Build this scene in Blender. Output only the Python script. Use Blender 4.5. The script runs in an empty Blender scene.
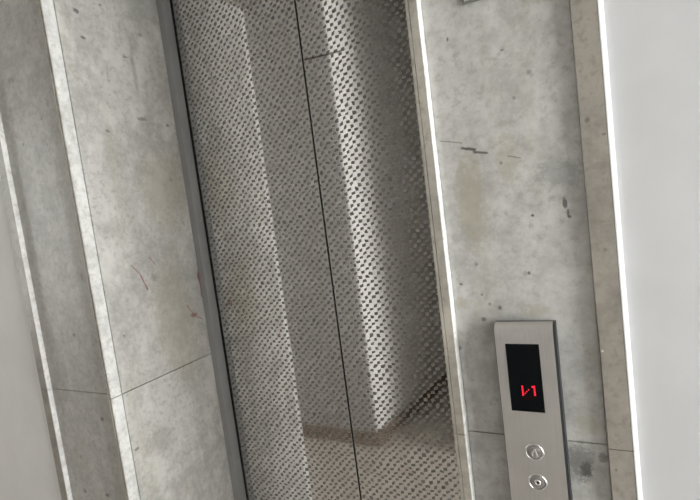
import bpy, bmesh, math
from mathutils import Vector, Matrix

S = bpy.context.scene
C = S.collection
D = 0.348            # door plane
FLOOR, CEIL = -1.437, 1.42
HEAD = 0.712         # underside of the portal head
JOINT = -0.3655      # course joint of the marble slabs
XL = -0.4            # left reveal face
XR = 0.3995          # right reveal face
BACK = -1.09          # lobby wall opposite the lift

# ---------------------------------------------------------------- helpers
def bm_box(bm, x0, x1, y0, y1, z0, z1):
    vs = [bm.verts.new((x, y, z)) for x in (x0, x1) for y in (y0, y1) for z in (z0, z1)]
    for f in ((0, 1, 3, 2), (4, 6, 7, 5), (0, 4, 5, 1), (2, 3, 7, 6), (0, 2, 6, 4), (1, 5, 7, 3)):
        bm.faces.new([vs[i] for i in f])
    return vs

def bm_prism(bm, pts, axis, a, b):
    """extrude polygon; axis 'z': pts are (x,y); axis 'x': pts are (y,z)"""
    def v(p, t):
        return (p[0], p[1], t) if axis == 'z' else (t, p[0], p[1])
    lo = [bm.verts.new(v(p, a)) for p in pts]
    hi = [bm.verts.new(v(p, b)) for p in pts]
    n = len(pts)
    bm.faces.new(lo); bm.faces.new(hi[::-1])
    for i in range(n):
        bm.faces.new((lo[i], hi[i], hi[(i + 1) % n], lo[(i + 1) % n]))

def bm_lathe(bm, prof, cx, cz, seg=48):
    """prof: list of (radius, y); revolved around the Y axis at (cx, cz)"""
    rings = []
    for r, y in prof:
        if r < 1e-6:
            rings.append([bm.verts.new((cx, y, cz))])
        else:
            rings.append([bm.verts.new((cx + r * math.cos(2 * math.pi * k / seg), y, cz + r * math.sin(2 * math.pi * k / seg))) for k in range(seg)])
    for a, b in zip(rings, rings[1:]):
        for k in range(seg):
            k2 = (k + 1) % seg
            if len(a) == 1 and len(b) == 1: continue
            if len(a) == 1: bm.faces.new((a[0], b[k], b[k2]))
            elif len(b) == 1: bm.faces.new((a[k], b[0], a[k2]))
            else: bm.faces.new((a[k], b[k], b[k2], a[k2]))

def obj(name, bm, mat, parent=None, bevel=0, seg=2, smooth=False):
    bmesh.ops.recalc_face_normals(bm, faces=bm.faces)
    if bevel:
        bmesh.ops.bevel(bm, geom=[e for e in bm.edges], offset=bevel, segments=seg, affect='EDGES', profile=0.5, clamp_overlap=True)
    me = bpy.data.meshes.new(name)
    bm.to_mesh(me); bm.free()
    if smooth:
        for p in me.polygons: p.use_smooth = True
    me.materials.append(mat)
    o = bpy.data.objects.new(name, me)
    C.objects.link(o)
    if parent:
        o.parent = parent
        off, q = Vector((0, 0, 0)), parent          # vertices are in world space
        while q: off += q.location; q = q.parent
        o.location = -off
    return o

def box(name, x0, x1, y0, y1, z0, z1, mat, parent=None, bevel=0, seg=2):
    bm = bmesh.new(); bm_box(bm, x0, x1, y0, y1, z0, z1)
    return obj(name, bm, mat, parent, bevel, seg)

def struct(o):
    o['kind'] = 'structure'; return o

def tag(o, label, cat, group=None):
    o['label'] = label; o['category'] = cat; o['kind'] = 'thing'
    if group: o['group'] = group
    return o

def empty(name, loc):
    o = bpy.data.objects.new(name, None); C.objects.link(o)
    o.location = loc; o.empty_display_size = 0.05
    return o

# ---------------------------------------------------------------- materials
class NT:
    def __init__(self, name):
        self.m = bpy.data.materials.new(name); self.m.use_nodes = True
        self.t = self.m.node_tree; self.t.nodes.clear()
        self.out = self.n('ShaderNodeOutputMaterial')
    def n(self, kind, **kw):
        nd = self.t.nodes.new(kind)
        for k, v in kw.items(): setattr(nd, k, v)
        return nd
    def link(self, a, b): self.t.links.new(a, b)
    def put(self, sock, v):
        if hasattr(v, 'is_output'): self.link(v, sock)
        else: sock.default_value = v
    def math(self, op, a, b=0.0, c=0.0, clamp=False):
        nd = self.n('ShaderNodeMath', operation=op, use_clamp=clamp)
        for i, v in enumerate((a, b, c)): self.put(nd.inputs[i], v)
        return nd.outputs[0]
    def mix(self, f, a, b, blend='MIX'):
        nd = self.n('ShaderNodeMix', data_type='RGBA', blend_type=blend)
        self.put(nd.inputs[0], f)
        for i, v in ((6, a), (7, b)):
            self.put(nd.inputs[i], v if hasattr(v, 'is_output') else (*v, 1.0))
        return nd.outputs[2]
    def pos(self):
        return self.n('ShaderNodeTexCoord').outputs['Object']
    def sep(self, v):
        nd = self.n('ShaderNodeSeparateXYZ'); self.link(v, nd.inputs[0]); return nd.outputs
    def mapping(self, v, scale=(1, 1, 1), loc=(0, 0, 0)):
        nd = self.n('ShaderNodeMapping'); self.link(v, nd.inputs[0])
        nd.inputs['Scale'].default_value = scale; nd.inputs['Location'].default_value = loc
        return nd.outputs[0]
    def noise(self, v, scale, detail=4, rough=0.55):
        nd = self.n('ShaderNodeTexNoise'); self.link(v, nd.inputs['Vector'])
        nd.inputs['Scale'].default_value = scale; nd.inputs['Detail'].default_value = detail
        nd.inputs['Roughness'].default_value = rough
        return nd.outputs['Fac']
    def ramp(self, f, lo, hi, a=0.0, b=1.0):
        nd = self.n('ShaderNodeMapRange', interpolation_type='SMOOTHSTEP'); self.put(nd.inputs[0], f)
        for i, v in enumerate((lo, hi, a, b)): nd.inputs[i + 1].default_value = v
        return nd.outputs[0]
    def bsdf(self, color, rough=0.5, metal=0.0, spec=0.5, normal=None, **kw):
        nd = self.n('ShaderNodeBsdfPrincipled')
        self.put(nd.inputs['Base Color'], color if hasattr(color, 'is_output') else (*color, 1.0))
        self.put(nd.inputs['Roughness'], rough); self.put(nd.inputs['Metallic'], metal)
        self.put(nd.inputs['Specular IOR Level'], spec)
        if normal is not None: self.link(normal, nd.inputs['Normal'])
        for k, v in kw.items(): self.put(nd.inputs[k], v)
        self.link(nd.outputs[0], self.out.inputs[0])
        return nd
    def bump(self, h, strength=0.3, dist=0.001):
        nd = self.n('ShaderNodeBump'); self.link(h, nd.inputs['Height'])
        nd.inputs['Strength'].default_value = strength; nd.inputs['Distance'].default_value = dist
        return nd.outputs[0]
    def blob(self, comps, centre, radii, wob=None, soft=0.5):
        """soft ellipsoidal spot with its own shape, 1 inside -> 0 outside"""
        s = None
        for c, x0, r in zip(comps, centre, radii):
            if r is None: continue
            q = self.math('POWER', self.math('ABSOLUTE', self.math('DIVIDE', self.math('SUBTRACT', c, x0), r)), 2.0)
            s = q if s is None else self.math('ADD', s, q)
        if wob is not None: s = self.math('ADD', s, wob)
        return self.ramp(s, 1.0 - soft, 1.0 + soft, 1.0, 0.0)
    def stroke(self, comps, ia, ib, p, q, w, wob):
        """thin line from p to q in the plane of components ia, ib"""
        (x0, y0), (x1, y1) = p, q
        dx, dy = x1 - x0, y1 - y0; L = math.hypot(dx, dy); dx /= L; dy /= L
        ax = self.math('SUBTRACT', comps[ia], x0); ay = self.math('SUBTRACT', comps[ib], y0)
        t = self.math('ADD', self.math('MULTIPLY', ax, dx), self.math('MULTIPLY', ay, dy))
        n = self.math('ADD', self.math('MULTIPLY', ax, -dy), self.math('MULTIPLY', ay, dx))
        n = self.math('ABSOLUTE', self.math('ADD', n, self.math('MULTIPLY', wob, w * 1.6)))
        a = self.ramp(n, w * 0.4, w * 1.2, 1.0, 0.0)
        e = self.math('MULTIPLY', self.ramp(t, -0.002, 0.002), self.ramp(t, L - 0.002, L + 0.002, 1.0, 0.0))
        return self.math('MULTIPLY', a, e)

def marble(name, base, warm, warm_amt=0.5, rough=0.38, spots=(), strokes=(), blotch=1.0):
    k = NT(name); p = k.pos(); c = k.sep(p)
    big = k.noise(k.mapping(p, (1, 1, .7)), 5.0, 3)
    mid = k.noise(p, 22.0, 5, 0.62)
    fine = k.noise(p, 190.0, 3, 0.6)
    streak = k.noise(k.mapping(p, (9, 9, 1.1), (3.1, .3, 0)), 2.2, 3)
    dark = tuple(x * 0.74 for x in base); light = tuple(min(1, x * 1.14) for x in base)
    col = k.mix(k.ramp(mid, .33, .68), dark, base)
    col = k.mix(k.ramp(big, .42, .66, 0, 0.75 * blotch), col, light)
    col = k.mix(k.ramp(streak, .5, .72, 0, warm_amt), col, warm)
    grit = k.noise(p, 75.0, 5, .7)
    col = k.mix(k.ramp(grit, .48, .68, 0, .85), col, tuple(x * y for x, y in zip(base, (.70, .68, .64))))
    col = k.mix(k.ramp(grit, .34, .5, .35, 0), col, light)
    col = k.mix(k.ramp(fine, .5, .8, 0, .35), col, tuple(x * .58 for x in base))
    pale = k.noise(k.mapping(p, (1, 1, .8), (5.2, 1.1, 2.7)), 13.0, 5, .65)
    col = k.mix(k.ramp(pale, .5, .66, 0, .6 * blotch), col, tuple(min(1, x * 1.28) for x in base))
    # scattered open pits
    vo = k.n('ShaderNodeTexVoronoi'); k.link(p, vo.inputs['Vector']); vo.inputs['Scale'].default_value = 34.0
    rnd = k.sep(vo.outputs['Color'])[0]
    pit = k.math('MULTIPLY', k.ramp(k.math('ADD', vo.outputs['Distance'], k.math('MULTIPLY', fine, .12)), .10, .24, 1, 0), k.math('GREATER_THAN', rnd, .80))
    pit = k.math('MULTIPLY', pit, k.ramp(big, .38, .56))
    col = k.mix(k.math('MULTIPLY', pit, .6), col, (.13, .125, .115))
    wob = k.math('MULTIPLY', k.math('SUBTRACT', k.noise(p, 130.0, 5, .75), .5), 4.5)
    for centre, radii, colour, amt in spots:
        col = k.mix(k.math('MULTIPLY', k.blob(c, centre, radii, wob, .7), amt), col, colour)
    lw = k.math('SUBTRACT', k.noise(p, 110.0, 2), .5)
    for ia, ib, a, b, w, colour, amt in strokes:
        col = k.mix(k.math('MULTIPLY', k.stroke(c, ia, ib, a, b, w, lw), amt), col, colour)
    h = k.math('SUBTRACT', k.math('MULTIPLY', mid, .3), pit)
    k.bsdf(col, rough, spec=0.45, normal=k.bump(h, .22, .0012))
    return k.m

def plain(name, color, rough=0.5, metal=0.0, spec=0.5, var=0.08, scale=14.0, bump=0.0):
    k = NT(name); p = k.pos()
    n = k.noise(p, scale, 5, .6)
    col = k.mix(k.ramp(n, .3, .7), tuple(x * (1 - var) for x in color), tuple(min(1, x * (1 + var)) for x in color))
    k.bsdf(col, rough, metal, spec, k.bump(k.noise(p, 260, 3), bump, .0006) if bump else None)
    return k.m

def steel(name, color, rough, axis=2, stretch=90.0, var=.12, metal=1.0):
    k = NT(name); p = k.pos()
    sc = [stretch] * 3; sc[axis] = 2.0
    n = k.noise(k.mapping(p, tuple(sc)), 6.0, 3)
    cl = k.noise(p, 11.0, 4)
    col = k.mix(n, tuple(x * (1 - var) for x in color), tuple(min(1, x * (1 + var)) for x in color))
    col = k.mix(k.ramp(cl, .35, .7, 0, .35), col, tuple(x * .72 for x in color))
    k.bsdf(col, k.math('MULTIPLY_ADD', n, .1, rough - .05), metal, normal=k.bump(n, .06, .0005))
    return k.m

def woven_steel(name, scratches=False):
    """stainless sheet etched with a checker of small dull squares"""
    k = NT(name); p = k.pos(); x, y, z = k.sep(p)
    u = k.math('MULTIPLY', x, 1 / .0100); v = k.math('MULTIPLY', z, 1 / .0098)
    jit = k.noise(p, 70.0, 2)
    wav = k.noise(k.mapping(p, (1, 1, 1), (.7, .2, .4)), 30.0, 2)
    u = k.math('ADD', u, k.math('MULTIPLY', k.math('SUBTRACT', jit, .5), 1.1))
    v = k.math('ADD', v, k.math('MULTIPLY', k.math('SUBTRACT', wav, .5), 1.9))
    su = k.math('SUBTRACT', k.math('FRACT', u), .5)
    fu = k.math('ABSOLUTE', su)
    # each pit leans up to the right
    fv = k.math('ABSOLUTE', k.math('SUBTRACT', k.math('SUBTRACT', k.math('FRACT', v), .5), k.math('MULTIPLY', su, .22)))
    par = k.math('MODULO', k.math('ABSOLUTE', k.math('ADD', k.math('FLOOR', u), k.math('FLOOR', v))), 2.0)
    inside = k.math('MULTIPLY', k.ramp(fu, .39, .49, 1, 0), k.ramp(fv, .29, .41, 1, 0))
    sq = k.math('MULTIPLY', inside, k.ramp(par, .4, .6))
    cl = k.noise(p, 6.0, 4)
    col = k.mix(sq, (.69, .68, .665), (.31, .30, .29))
    col = k.mix(k.ramp(cl, .45, .75, 0, .25), col, (.50, .47, .42))
    if scratches:
        w = k.math('SUBTRACT', k.noise(p, 60, 3), .5)
        f = k.stroke((x, y, z), 0, 2, (.018, .3675), (.120, .3625), .0030, w)
        col = k.mix(k.math('MULTIPLY', f, .8), col, (.10, .085, .06))
    rough = k.math('MULTIPLY_ADD', sq, .45, .05)
    h = k.math('MULTIPLY', sq, -1.0)
    k.bsdf(col, rough, 1.0, normal=k.bump(h, .08, .0008))
    return k.m

def emit(name, color, strength):
    k = NT(name); e = k.n('ShaderNodeEmission')
    e.inputs[0].default_value = (*color, 1); e.inputs[1].default_value = strength
    k.link(e.outputs[0], k.out.inputs[0]); return k.m

def glass(name):
    k = NT(name)
    t = k.n('ShaderNodeBsdfTransparent'); t.inputs[0].default_value = (.97, .98, .98, 1)
    g = k.n('ShaderNodeBsdfGlossy'); g.inputs['Roughness'].default_value = .02
    f = k.n('ShaderNodeFresnel'); f.inputs[0].default_value = 1.45
    m = k.n('ShaderNodeMixShader'); k.link(f.outputs[0], m.inputs[0])
    k.link(t.outputs[0], m.inputs[1]); k.link(g.outputs[0], m.inputs[2]); k.link(m.outputs[0], k.out.inputs[0])
    return k.m

GREY = (.50, .495, .475); WARM = (.40, .375, .315)
RED = (.23, .055, .035); INK = (.10, .10, .095)
BEIGE = (.40, .37, .285); DIRT = (.14, .12, .10)
M_face_r = marble('marble_right_face', (.57, .565, .545), (.44, .415, .345), .35, blotch=.6, spots=[
    ((0.5742, 0, -0.3951), (0.0166, None, 0.0271), (.11, .105, .095), 0.6),
    ((0.5809, 0, -0.4060), (0.0076, None, 0.0105), (.06, .055, .05), 0.7),
    ((0.6038, 0, -0.3838), (0.0062, None, 0.0073), (.10, .10, .10), 0.6),
    ((0.5845, 0, -0.0302), (0.0027, None, 0.0080), INK, 0.85),
    ((0.5871, 0, -0.0426), (0.0018, None, 0.0066), INK, 0.8),
    ((0.5891, 0, -0.0488), (0.0024, None, 0.0020), INK, 0.8),
    ((0.5793, 0, 0.0118), (0.0262, None, 0.0171), (.24, .24, .23), 0.5),
    ((0.5424, 0, -0.0425), (0.0021, None, 0.0019), INK, 0.9),
    ((0.5078, 0, 0.0349), (0.0020, None, 0.0021), INK, 0.8),
    ((0.4610, 0, -0.0113), (0.0184, None, 0.0698), BEIGE, 0.68),
    ((0.5175, 0, 0.0375), (0.0144, None, 0.0328), BEIGE, 0.5),
    ((0.4616, 0, -0.1879), (0.0035, None, 0.0030), INK, 0.75),
    ((0.4863, 0, -0.1710), (0.0028, None, 0.0030), INK, 0.75),
    ((0.4726, 0, -0.1655), (0.0022, None, 0.0022), INK, 0.6),
    ((0.4624, 0, -0.1510), (0.0017, None, 0.0018), INK, 0.7),
    ((0.4330, 0, -0.1340), (0.0021, None, 0.0018), INK, 0.8),
    ((0.5306, 0, -0.1223), (0.0021, None, 0.0020), INK, 0.8),
    ((0.4201, 0, -0.2323), (0.0031, None, 0.0035), INK, 0.7),
    ((0.4583, 0, -0.1059), (0.0026, None, 0.0027), INK, 0.5),
    ((0.4519, 0, 0.2185), (0.0014, None, 0.0029), INK, 0.85),
    ((0.5237, 0, 0.1847), (0.0021, None, 0.0013), INK, 0.6),
    ((0.5331, 0, 0.1187), (0.0019, None, 0.0026), INK, 0.4),
    ((0.5339, 0, -0.1754), (0.0183, None, 0.0086), BEIGE, 0.5),
    ((0.4314, 0, -0.1631), (0.0120, None, 0.0092), BEIGE, 0.5),
    ((0.5911, 0, -0.3390), (0.0173, None, 0.0131), (.45, .43, .34), 0.5),
], strokes=[
    (0, 2, (0.4251, 0.0799), (0.4568, 0.0715), .0012, INK, .55),
    (0, 2, (0.4546, 0.0647), (0.4755, 0.0583), .0026, INK, .95),
    (0, 2, (0.4710, 0.0562), (0.4916, 0.0514), .0020, INK, .9),
    (0, 2, (0.5167, 0.0431), (0.5347, 0.0375), .0012, INK, .5),
])
M_face_l = marble('marble_left_face', (.52, .51, .485), (.42, .39, .33), .35, blotch=.2, spots=[
    ((-0.5125, 0, -0.6314), (0.0072, None, 0.0042), INK, 0.8),
    ((-0.6032, 0, -0.6360), (0.0065, None, 0.0057), INK, 0.6),
    ((-0.4803, 0, -0.4304), (0.0058, None, 0.0052), INK, 0.7),
    ((-0.5306, 0, -0.2212), (0.0051, None, 0.0050), INK, 0.7),
    ((-0.4601, 0, -0.0807), (0.0055, None, 0.0094), (.2, .12, .07), 0.6),
    ((-0.5956, 0, 0.4045), (0.0119, None, 0.0065), INK, 0.35),
    ((-0.4551, 0, 0.0300), (0.0253, None, 0.2891), (.30, .27, .215), 0.5),
])
M_border = marble('marble_border', (.32, .295, .26), (.27, .23, .19), .55, spots=[
    ((0.6188, 0, 0.0713), (0.0028, None, 0.0037), DIRT, 0.8),
    ((0.6364, 0, 0.0506), (0.0022, None, 0.0018), DIRT, 0.7),
    ((0.6143, 0, -0.2293), (0.0018, None, 0.0016), (.7, .68, .65), 0.8),
    ((0.6185, 0, -0.3943), (0.0016, None, 0.0017), DIRT, 0.8),
    ((0.6269, 0, -0.0953), (0.0023, None, 0.0026), DIRT, 0.5),
    ((0.6292, 0, 0.0131), (0.0110, None, 0.0050), DIRT, 0.25),
])
M_reveal = marble('marble_reveal', (.575, .565, .54), (.47, .445, .375), .5, spots=[
    ((0, 0.0690, 0.5240), (None, 0.0066, 0.0056), INK, 0.8),
    ((0, 0.0753, 0.4665), (None, 0.0052, 0.0035), INK, 0.75),
    ((0, 0.1357, 0.5574), (None, 0.0045, 0.0030), INK, 0.6),
    ((0, 0.1836, 0.4454), (None, 0.0076, 0.0031), INK, 0.55),
    ((0, 0.2421, 0.5138), (None, 0.0053, 0.0043), INK, 0.5),
    ((0, 0.2048, 0.4174), (None, 0.0063, 0.0621), INK, 0.3),
    ((0, 0.2049, 0.2938), (None, 0.0160, 0.0047), INK, 0.55),
    ((0, 0.0995, 0.2546), (None, 0.0055, 0.0036), INK, 0.6),
    ((0, 0.2866, 0.2846), (None, 0.0057, 0.0038), INK, 0.7),
    ((0, 0.2686, 0.1363), (None, 0.0042, 0.0038), INK, 0.7),
    ((0, 0.1618, -0.1119), (None, 0.0092, 0.0101), INK, 0.4),
    ((0, 0.0321, -0.5079), (None, 0.0063, 0.0037), INK, 0.7),
    ((0, 0.2425, 0.1098), (None, 0.0781, 0.1058), BEIGE, 0.45),
    ((0, 0.2060, -0.2370), (None, 0.0616, 0.1540), BEIGE, 0.45),
    ((0, 0.0491, -0.2338), (None, 0.0031, 0.0023), INK, 0.6),
    ((0, 0.3127, -0.1402), (None, 0.0045, 0.0139), RED, 0.7),
    ((0, 0.2741, -0.2410), (None, 0.0145, 0.0054), RED, 0.6),
    ((0, 0.0990, -0.5190), (None, 0.0414, 0.0336), (.30, .285, .265), 0.35),
], strokes=[
    (1, 2, (0.1005, -0.0705), (0.1217, -0.0968), .0022, RED, .55),
    (1, 2, (0.1217, -0.0968), (0.1373, -0.1407), .0026, RED, .7),
    (1, 2, (0.1567, -0.0590), (0.1741, -0.0826), .0024, RED, .45),
    (1, 2, (0.3149, -0.1203), (0.3140, -0.1987), .0026, RED, .75),
    (1, 2, (0.2549, -0.2078), (0.2741, -0.2410), .0022, RED, .5),
    (1, 2, (0.2741, -0.2410), (0.3048, -0.2607), .0022, RED, .5),
])
M_arch = marble('marble_architrave', (.45, .42, .37), (.36, .32, .26), .6)
M_edge = marble('polished_edge_lit', (.84, .84, .825), (.76, .75, .72), .4, rough=.22, blotch=.5)  # polished marble, whitened to paint window light on right-facing edges
M_wall = plain('white_plaster', (.60, .602, .615), .75, var=.03, scale=7, bump=.15)
M_white = plain('passage_side_lit', (.86, .855, .84), .7, var=.02)  # lit side of the opposite wall, its brightness painted in as white
M_wall_left = plain('left_plaster_lifted', (.72, .71, .69), .8, var=.04, scale=5, bump=.1)  # same plaster as the right wall, lightened to brighten the dim left side
M_opp = plain('opposite_wall_dimmed', (.46, .45, .43), .8, var=.04, scale=4)  # same wall as the passage side, darkened to paint its shaded front
M_end = plain('passage_end_brown', (.60, .55, .48), .6, var=.15)
M_ceil = plain('ceiling_paint', (.55, .53, .50), .85, var=.03)
M_skirt = plain('brown_skirting', (.25, .19, .145), .5, var=.2)
M_jamb = steel('jamb_steel', (.38, .38, .382), .5, metal=.25)
M_face = steel('faceplate_steel', (.69, .665, .64), .46, 2)
M_btn = steel('button_steel', (.50, .485, .47), .34, 0)
M_ring = steel('ring_steel', (.74, .73, .72), .30, 0)
M_sym = plain('symbol_steel', (.62, .60, .58), .35, metal=.5)
M_dark = plain('dark_plastic', (.022, .024, .027), .6, var=.1)
M_black = plain('gap_black', (.012, .012, .012), .7)  # near-black for strips that paint the shade in the door gaps
M_screen = plain('display_glass', (.003, .004, .005), .12, spec=.12)
M_led = emit('red_led', (1.0, .02, .04), 1.9)
M_ledd = emit('red_led_dim', (.5, .01, .015), .12)
M_frame = plain('window_frame_white', (.8, .8, .8), .4)
M_glass = glass('window_glass')
M_doorl = woven_steel('etched_steel_left')
M_doorr = woven_steel('etched_steel_right', True)
M_shaft = plain('shaft_concrete', (.03, .03, .03), .9)
M_plate = plain('plate_grey', (.42, .42, .41), .45, var=.05)
M_plated = plain('plate_rim', (.20, .20, .195), .5)

def tile_floor():
    k = NT('beige_floor_tile'); p = k.pos(); b = k.n('ShaderNodeTexBrick')
    k.link(p, b.inputs['Vector']); b.offset = 0; b.inputs['Scale'].default_value = 1.0
    b.inputs['Brick Width'].default_value = .6; b.inputs['Row Height'].default_value = .6
    b.inputs['Mortar Size'].default_value = .003
    b.inputs['Color1'].default_value = (.62, .57, .52, 1); b.inputs['Color2'].default_value = (.59, .545, .49, 1)
    b.inputs['Mortar'].default_value = (.2, .18, .16, 1)
    col = k.mix(k.ramp(k.noise(p, 9, 5), .35, .7, 0, .4), b.outputs['Color'], (.40, .35, .30))
    k.bsdf(col, .35); return k.m
M_floor = tile_floor()

# ---------------------------------------------------------------- setting
WX = 2.25            # window wall
LX = -3.2            # far end of the lobby
PR = -0.08            # right side of the passage opposite
PD = -2.15            # end of the passage
struct(box('floor', LX - .2, WX + .3, PD - .2, .6, FLOOR - .12, FLOOR, M_floor))
struct(box('ceiling', LX - .2, WX + .3, PD - .2, .6, CEIL, CEIL + .12, M_ceil))
# wall the lift is set in: white plaster right of the portal, the same plaster lightened left of it, and over it
WY = .010
bm = bmesh.new()
bm_box(bm, .43, WX, WY + .0205, .5, FLOOR, CEIL)
bm_box(bm, .6408, WX, WY, WY + .0205, FLOOR, CEIL)
struct(obj('wall_back_right', bm, M_wall))
bm = bmesh.new()
bm_box(bm, -.43, .43, WY + .0205, .30, HEAD + .05, CEIL)
bm_box(bm, -.6957, .6408, WY, WY + .0205, HEAD + .335, CEIL)
struct(obj('wall_back_top', bm, M_wall))
struct(box('wall_back_left', LX, -.6958, WY, .5, FLOOR, CEIL, M_wall_left))
struct(box('wall_back_pier', -.6957, -.43, WY + .0205, .5, FLOOR, CEIL, M_wall_left))
# opposite wall with the passage opening
bm = bmesh.new()
PXL = -.656; PXE = -.52
bm_prism(bm, [(LX, BACK), (PXL - .0005, BACK), (PXE - .0205, PD), (LX, PD)], 'z', FLOOR, CEIL)
struct(obj('wall_front_left', bm, M_opp))
bm = bmesh.new()
bm_prism(bm, [(PXL, BACK), (PXE, PD), (PXE - .02, PD), (PXL - .0004, BACK - .0005)], 'z', FLOOR, CEIL)
struct(obj('wall_passage_side', bm, M_white))
bm = bmesh.new()
bm_box(bm, PR, WX + .18, BACK - .12, BACK, FLOOR, CEIL)
struct(obj('wall_front_right', bm, M_opp))
struct(box('wall_passage', LX - .2, WX + .3, PD - .2, PD, FLOOR, CEIL, M_end))
# brown skirting of the opposite wall, running round the corner into the passage
bm = bmesh.new()
bm_prism(bm, [(LX, BACK), (LX, BACK + .012), (PXL + .012, BACK + .012), (PXE + .012, PD), (PXE, PD), (PXL, BACK)], 'z', FLOOR, FLOOR + .085)
struct(obj('baseboard_front', bm, M_skirt))
# window walls: right one lights the lobby, left and passage windows added as fill
def window_wall(n, side, sgn, x, wy0, wy1, wz0, wz1, ya, yb):
    xa, xb = sorted((x, x + sgn * .12))
    bm = bmesh.new()
    bm_box(bm, xa, xb, ya, wy0, FLOOR, CEIL)
    bm_box(bm, xa, xb, wy1, yb, FLOOR, CEIL)
    bm_box(bm, xa, xb, wy0, wy1, FLOOR, wz0)
    bm_box(bm, xa, xb, wy0, wy1, wz1, CEIL)
    struct(obj('wall_' + side, bm, M_wall))
    win = empty('window_%d' % n, (x + sgn * .06, (wy0 + wy1) / 2, wz0)); win['kind'] = 'structure'
    bm = bmesh.new(); t = .04
    for y0, y1, z0, z1 in ((wy0, wy0 + t, wz0, wz1), (wy1 - t, wy1, wz0, wz1), (wy0 + t, wy1 - t, wz0, wz0 + t), (wy0 + t, wy1 - t, wz1 - t, wz1)):
        bm_box(bm, x + sgn * .04, x + sgn * .09, y0, y1, z0, z1)
    obj('window_frame', bm, M_frame, win)
    bm = bmesh.new(); bm_box(bm, x + sgn * .06, x + sgn * .066, wy0 + t, wy1 - t, wz0 + t, wz1 - t)
    obj('window_pane', bm, M_glass, win)
    pd = bpy.data.lights.new('window_daylight', 'AREA'); pd.shape = 'RECTANGLE'
    pd.size = wz1 - wz0; pd.size_y = wy1 - wy0; pd.cycles.is_portal = True
    po = bpy.data.objects.new('window_daylight', pd); C.objects.link(po)
    po.location = (x + sgn * .14, (wy0 + wy1) / 2, (wz0 + wz1) / 2); po.rotation_euler = (0, sgn * math.pi / 2, 0)
window_wall(1, 'right', 1, WX, BACK + .03, -.03, FLOOR + .25, 1.08, BACK, .5)
window_wall(2, 'left', -1, LX, -.95, -.12, -.65, 1.0, BACK, .5)  # added window, put in as fill for the left side
window_wall(3, 'passage_right', 1, PR, BACK - .33, BACK - .13, FLOOR + .25, 1.25, PD, BACK - .12)  # added window, put in to brighten the passage side
# dark lift shaft behind the doors
bm = bmesh.new()
bm_box(bm, -.9, .9, D + .25, D + .3, FLOOR, CEIL)
struct(obj('wall_shaft', bm, M_shaft))

# ---------------------------------------------------------------- marble portal
sur = empty('door_surround', (0, 0, FLOOR))
tag(sur, 'weathered grey marble portal framing the steel lift doors', 'door surround')
g = .0006
for lower in (True, False):
    z0, z1 = (FLOOR, JOINT - g) if lower else (JOINT + g, HEAD + .022)
    # face slabs, set back behind border and architrave
    gl = .0004           # the left joint stands a little wider open
    y0, y1 = z0 + (0 if lower else gl), z1 - (gl if lower else 0)
    box('face_slab', -.6640, -.4155, .0110, .030, y0, y1, M_face_l, sur, .0008)
    box('face_slab', .4196, .6104, .0110, .030, z0, z1, M_face_r, sur, .0008)
    # reveal slabs
    zt = min(z1, HEAD)
    box('reveal_slab', XL - .02, XL, .0198, .3155, y0, min(y1, HEAD), M_reveal, sur, .0008)
    box('reveal_slab', XR, XR + .02, .0192, .3155, z0, zt, M_reveal, sur, .0008)
    # architrave strips: rounded fillet, groove and polished edge whitened for window light
    c = .0046
    left = [(-.4152, .030), (-.4152, -.0062), (-.4140, -.0080), (-.4120, -.0080), (-.4112, -.0020), (-.4084, -.0020), (-.4076, -.0080), (-.4046, -.0080), (-.4046, .030)]
    bm = bmesh.new(); bm_prism(bm, left, 'z', z0, zt); obj('architrave_strip', bm, M_arch, sur)
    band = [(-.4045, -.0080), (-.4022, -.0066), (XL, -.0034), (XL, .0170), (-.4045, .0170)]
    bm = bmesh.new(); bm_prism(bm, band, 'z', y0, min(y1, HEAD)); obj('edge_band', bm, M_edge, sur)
    right = [(XR, .0177), (XR, -.0015), (XR + .0010, -.0026), (XR + .0046, -.0030), (XR + .0056, -.0012), (XR + .0066, -.0030), (.4170, -.0030), (.4170, .030), (XR + .003, .030)]
    bm = bmesh.new(); bm_prism(bm, right, 'z', z0, zt); obj('architrave_strip', bm, M_arch, sur)
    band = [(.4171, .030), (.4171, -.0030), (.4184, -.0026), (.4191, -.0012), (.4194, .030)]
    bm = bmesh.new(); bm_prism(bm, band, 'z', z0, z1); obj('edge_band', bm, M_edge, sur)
    # projecting outer border
    bl = [(-.6957, .030), (-.6957, .0012), (-.6944, 0), (-.6668, 0), (-.6668, .030)]
    bm = bmesh.new(); bm_prism(bm, bl, 'z', z0, z1); obj('border_strip', bm, M_border, sur)
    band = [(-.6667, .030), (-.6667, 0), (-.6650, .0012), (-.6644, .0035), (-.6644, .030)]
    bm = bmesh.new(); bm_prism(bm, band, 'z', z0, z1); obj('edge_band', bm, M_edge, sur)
    br = [(.6108, .030), (.6108, .0012), (.6120, 0), (.6396, 0), (.6404, .0006), (.6404, .030)]
    bm = bmesh.new(); bm_prism(bm, br, 'z', z0, z1); obj('border_strip', bm, M_border, sur)
box('lintel_slab', -.6640, .6104, .0110, .030, HEAD + .024, HEAD + .30, M_face_r, sur, .0008)
box('border_strip', -.6957, .6404, 0, .030, HEAD + .302, HEAD + .334, M_border, sur, .0012)
bm = bmesh.new()
bm_prism(bm, [(.0177, HEAD), (-.0034, HEAD), (-.008, HEAD + .004), (-.008, HEAD + .019), (-.006, HEAD + .0205), (.0105, HEAD + .0205), (.0105, HEAD + .012), (.0177, HEAD + .012)], 'x', XL, XR)
obj('architrave_strip', bm, M_arch, sur)
box('soffit_slab', XL, XR, .0192, .3155, HEAD, HEAD + .02, M_reveal, sur, .0008)
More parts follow.
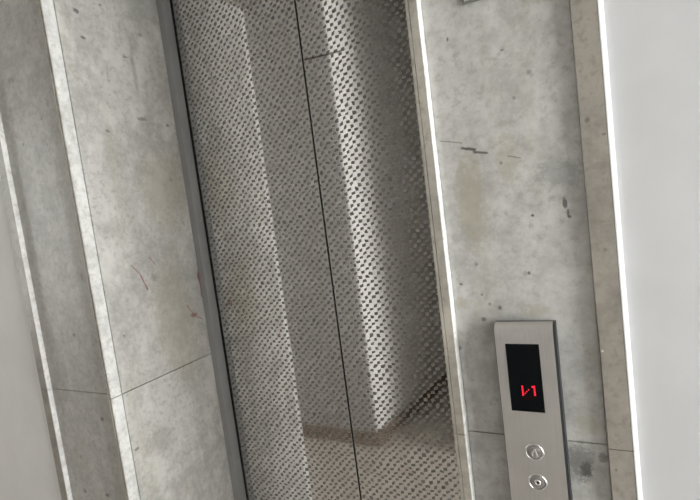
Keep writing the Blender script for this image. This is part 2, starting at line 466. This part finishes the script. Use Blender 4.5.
# white rounded plaster bead against the right border
bm = bmesh.new()
pts = [(.6405, .0099), (.6405, .0004)] + [(.6412 + .0062 * math.sin(a), .0099 - .0103 * math.cos(a)) for a in [math.pi * i / 14 for i in range(0, 8)]]
bm_prism(bm, pts, 'z', FLOOR, HEAD + .334)
struct(obj('trim_1', bm, plain('bead_white', (.74, .75, .75), .45, var=.02), smooth=False))

# ---------------------------------------------------------------- steel frame inside the portal
JI = -.3800          # inner face of the left jamb
fr = empty('door_lining', (0, .33, FLOOR))
tag(fr, 'narrow grey steel frame lining the marble portal around the lift doors', 'door lining')
box('jamb', XL - .02, JI, .3160, D - .0015, FLOOR + .0045, HEAD, M_jamb, fr, .0012)
box('jamb', .395, XR + .02, .3160, D - .0015, FLOOR + .0045, HEAD, M_jamb, fr, .0012)
box('header', JI + .0005, .3945, .3160, .3440, HEAD - .016, HEAD + .02, M_jamb, fr, .0012)
o = box('shadow', JI - .02, JI + .0062, D - .0013, D - .0004, FLOOR + .0045, HEAD, M_black, fr); o['label'] = 'dark strip painting the gap seal'  # dark strip put in to paint the shade between jamb and door
o = box('shadow', .389, .415, D - .0013, D - .0004, FLOOR + .0045, HEAD, M_black, fr); o['label'] = 'dark strip painting the gap seal'

# ---------------------------------------------------------------- lift doors
SEAM = .0141
def leaf(x0, x1, mat, label):
    o = box('elevator_door', x0, x1, D, D + .032, FLOOR + .006, HEAD + .06, mat, None, .0012)
    tag(o, label, 'elevator door')
    xs = x1 if x0 < -.3 else x0 - .0022
    e = box('seam_shade', xs, xs + .0021, D + .0012, D + .03, FLOOR + .006, HEAD + .06, M_black, o); e['label'] = 'black strip painting the seam dark'  # black strip fills the seam so the gap reads as dark shade
leaf(-.47, SEAM - .0022, M_doorl, 'left sliding lift door leaf of checker-etched steel, beside the wide marble reveal')
leaf(SEAM + .0022, .47, M_doorr, 'right sliding lift door leaf of checker-etched steel, with a short dark scratch near its top')
o = box('threshold_strip', XL + .001, XR - .001, .3168, D + .05, FLOOR, FLOOR + .004, M_jamb)
tag(o, 'steel threshold strip on the floor under the lift doors', 'threshold')

# ---------------------------------------------------------------- call panel
PX0, PX1, PZ1, PZ0 = .4796, .5568, -.1893, -.545
FY = -.0150
wallY = .0110
cp = empty('call_panel', ((PX0 + PX1) / 2, wallY, PZ0))
tag(cp, 'brushed steel lift call panel with red lit display on the right marble slab', 'call panel')
# dark housing
def prof(inset, y_front, z0, z1, r, yb):
    pts = [(yb, z0), (yb, z1)]
    n = 16
    for i in range(n + 1):
        a = math.pi / 2 * i / n
        pts.append((y_front + r * .72 * (1 - math.sin(a)), z1 - r * (1 - math.cos(a)) ))
    for i in range(n + 1):
        a = math.pi / 2 * (1 - i / n)
        pts.append((y_front + r * .72 * (1 - math.sin(a)), z0 + r * (1 - math.cos(a)) ))
    return pts
bm = bmesh.new(); bm_prism(bm, prof(0, FY + .0030, PZ0 + .0012, PZ1 - .0012, .018, wallY - .0002), 'x', PX0 - .0012, PX1 + .0034)
hs = obj('housing', bm, M_dark, cp); hs['label'] = 'dark side housing'
# faceplate (frame around the display): plate with a rectangular opening
front = prof(0, FY, PZ0, PZ1, .018, 0)[2:]
bm = bmesh.new(); bm_prism(bm, front + [(y + .0034, z) for y, z in reversed(front)], 'x', PX0, PX1)
fp = obj('faceplate', bm, M_face, cp, smooth=False)
# display window, set on the plate as a flush dark glass
dx0, dx1, dz1, dz0 = .4932, .5378, -.2168, -.3146
ds = box('display', dx0, dx1, FY - .0004, FY + .002, dz0, dz1, M_screen, cp, .0003)
ds['label'] = 'black display glass'
# red lit characters
bm = bmesh.new(); r = .00105
def dot(bm, px, py, r=.00105):
    x = .5187 + (px - 528.6 - (py - 393) * .092) * .00134
    z = -.2842 - (py - 393) * .00152 + 0.00006 * (px - 528.6)
    bm_box(bm, x - r, x + r, FY - .0008, FY - .0003, z - r, z + r)
for py in (388.6, 390.6, 392.6, 394.6, 396.6): dot(bm, 522.8 + (py - 393) * .1, py)
for q in ((525.3, 395.2), (526.8, 393.6), (528.6, 391.9)): dot(bm, *q, r=.0007)
for py in (388.6, 390.6, 392.6, 394.6, 396.6): dot(bm, 534.6 + (py - 393) * .1, py)
for q in ((532.4, 388.9),): dot(bm, *q)
ch = obj('display_digits', bm, M_led, ds); ch['label'] = 'red lit characters'
bm = bmesh.new()
for q in ((523.5, 399.4), (526.0, 400.6), (528.5, 401.0), (531.0, 400.8), (533.5, 399.6), (530.0, 398.4)): dot(bm, *q, r=.0006)
ch = obj('display_dots', bm, M_ledd, ds); ch['label'] = 'dimly lit red dots'
# buttons
def button(cx, cz, up):
    bm = bmesh.new()
    bm_lathe(bm, [(.0118, FY + .001), (.0128, FY - .0004), (.0122, FY - .0018), (.0116, FY - .0022), (.0108, FY - .0016), (.0102, FY + .0008)], cx, cz)
    ring = obj('call_button', bm, M_ring, cp, smooth=True)
    ring['label'] = 'round up button' if up else 'round lower button'
    bm = bmesh.new()
    bm_lathe(bm, [(.0101, FY + .0004), (.0101, FY - .0002), (.0090, FY - .0012), (.0055, FY - .0016), (0, FY - .0016)], cx, cz)
    obj('button_cap', bm, M_btn, ring, smooth=True)
    if up:
        bm = bmesh.new(); y0, y1 = FY - .0034, FY - .0008
        for pts in ([(-.0002, .0058), (.0016, .0058), (.0046, -.0050), (.0028, -.0050)], [(-.0002, .0058), (.0010, .0030), (-.0028, -.0016), (-.0044, -.0016)], [(-.0036, -.0024), (-.0018, -.0024), (-.0018, -.0052), (-.0036, -.0052)]):
            lo = [bm.verts.new((cx + a, y0, cz + b)) for a, b in pts]; hi = [bm.verts.new((cx + a, y1, cz + b)) for a, b in pts]
            bm.faces.new(lo); bm.faces.new(hi[::-1])
            for i in range(4): bm.faces.new((lo[i], hi[i], hi[(i + 1) % 4], lo[(i + 1) % 4]))
        s = obj('arrow_symbol', bm, M_sym, ring); s['label'] = 'raised up arrow'
    else:
        bm = bmesh.new()
        bm_lathe(bm, [(.0020, FY - .0012), (.0022, FY - .0024), (.0036, FY - .0026), (.0046, FY - .0016), (.0047, FY - .0010)], cx, cz, 32)
        s = obj('button_ring', bm, M_sym, ring, smooth=True); s['label'] = 'raised inner ring'
        bm = bmesh.new(); bm_lathe(bm, [(0, FY - .0016), (.0017, FY - .0016), (.0017, FY - .0008)], cx, cz, 24)
        s = obj('button_dot', bm, M_dark, ring); s['label'] = 'dark centre dot'
button(.5186, -.3738, True)
button(.5188, -.4184, False)
bm = bmesh.new(); bm_box(bm, PX1 + .0034, PX1 + .0050, .0005, .0065, -.4330, -.4275)
s = obj('side_screw', bm, M_jamb, cp, .0006); s['label'] = 'small grey screw head'

# ---------------------------------------------------------------- small plate over the panel
pl = empty('wall_plate', (.515, wallY, .2573))
tag(pl, 'small grey rectangular plate on the marble slab at the top of the photo', 'plate')
box('backing', .4783, .560, wallY - .0030, wallY - .0002, .2565, .400, M_plated, pl, .0008)
box('plate_face', .4805, .558, wallY - .0050, wallY - .0031, .2595, .398, M_plate, pl, .0008)

# ---------------------------------------------------------------- light: daylight through the window and the two added ones
w = bpy.data.worlds.new('sky'); S.world = w; w.use_nodes = True
bg = w.node_tree.nodes['Background']
bg.inputs[0].default_value = (1.0, .985, .965, 1); bg.inputs[1].default_value = 12.0
# ---------------------------------------------------------------- camera
f, yaw, pitch, roll = 483.425, -.485079, -.086561, -.127962
fwd = Vector((math.sin(yaw) * math.cos(pitch), math.cos(yaw) * math.cos(pitch), math.sin(pitch)))
rt = Vector((math.cos(yaw), -math.sin(yaw), 0)); up = rt.cross(fwd)
r2 = math.cos(roll) * rt + math.sin(roll) * up; u2 = -math.sin(roll) * rt + math.cos(roll) * up
cam = bpy.data.cameras.new('camera'); co = bpy.data.objects.new('camera', cam); C.objects.link(co)
cam.sensor_width = 36; cam.lens = 36 * f / 700; cam.clip_start = .02
co.matrix_world = Matrix(((r2.x, u2.x, -fwd.x, .626322), (r2.y, u2.y, -fwd.y, -.69536), (r2.z, u2.z, -fwd.z, 0), (0, 0, 0, 1)))
S.camera = co

vs = S.view_settings
S.display_settings.display_device = 'sRGB'
vs.view_transform = 'Standard'; vs.look = 'None'; vs.exposure = 0.0; vs.gamma = 1.0; vs.use_curve_mapping = False
S.cycles.max_bounces = 12; S.cycles.diffuse_bounces = 6; S.cycles.glossy_bounces = 6
S.cycles.sample_clamp_indirect = 8
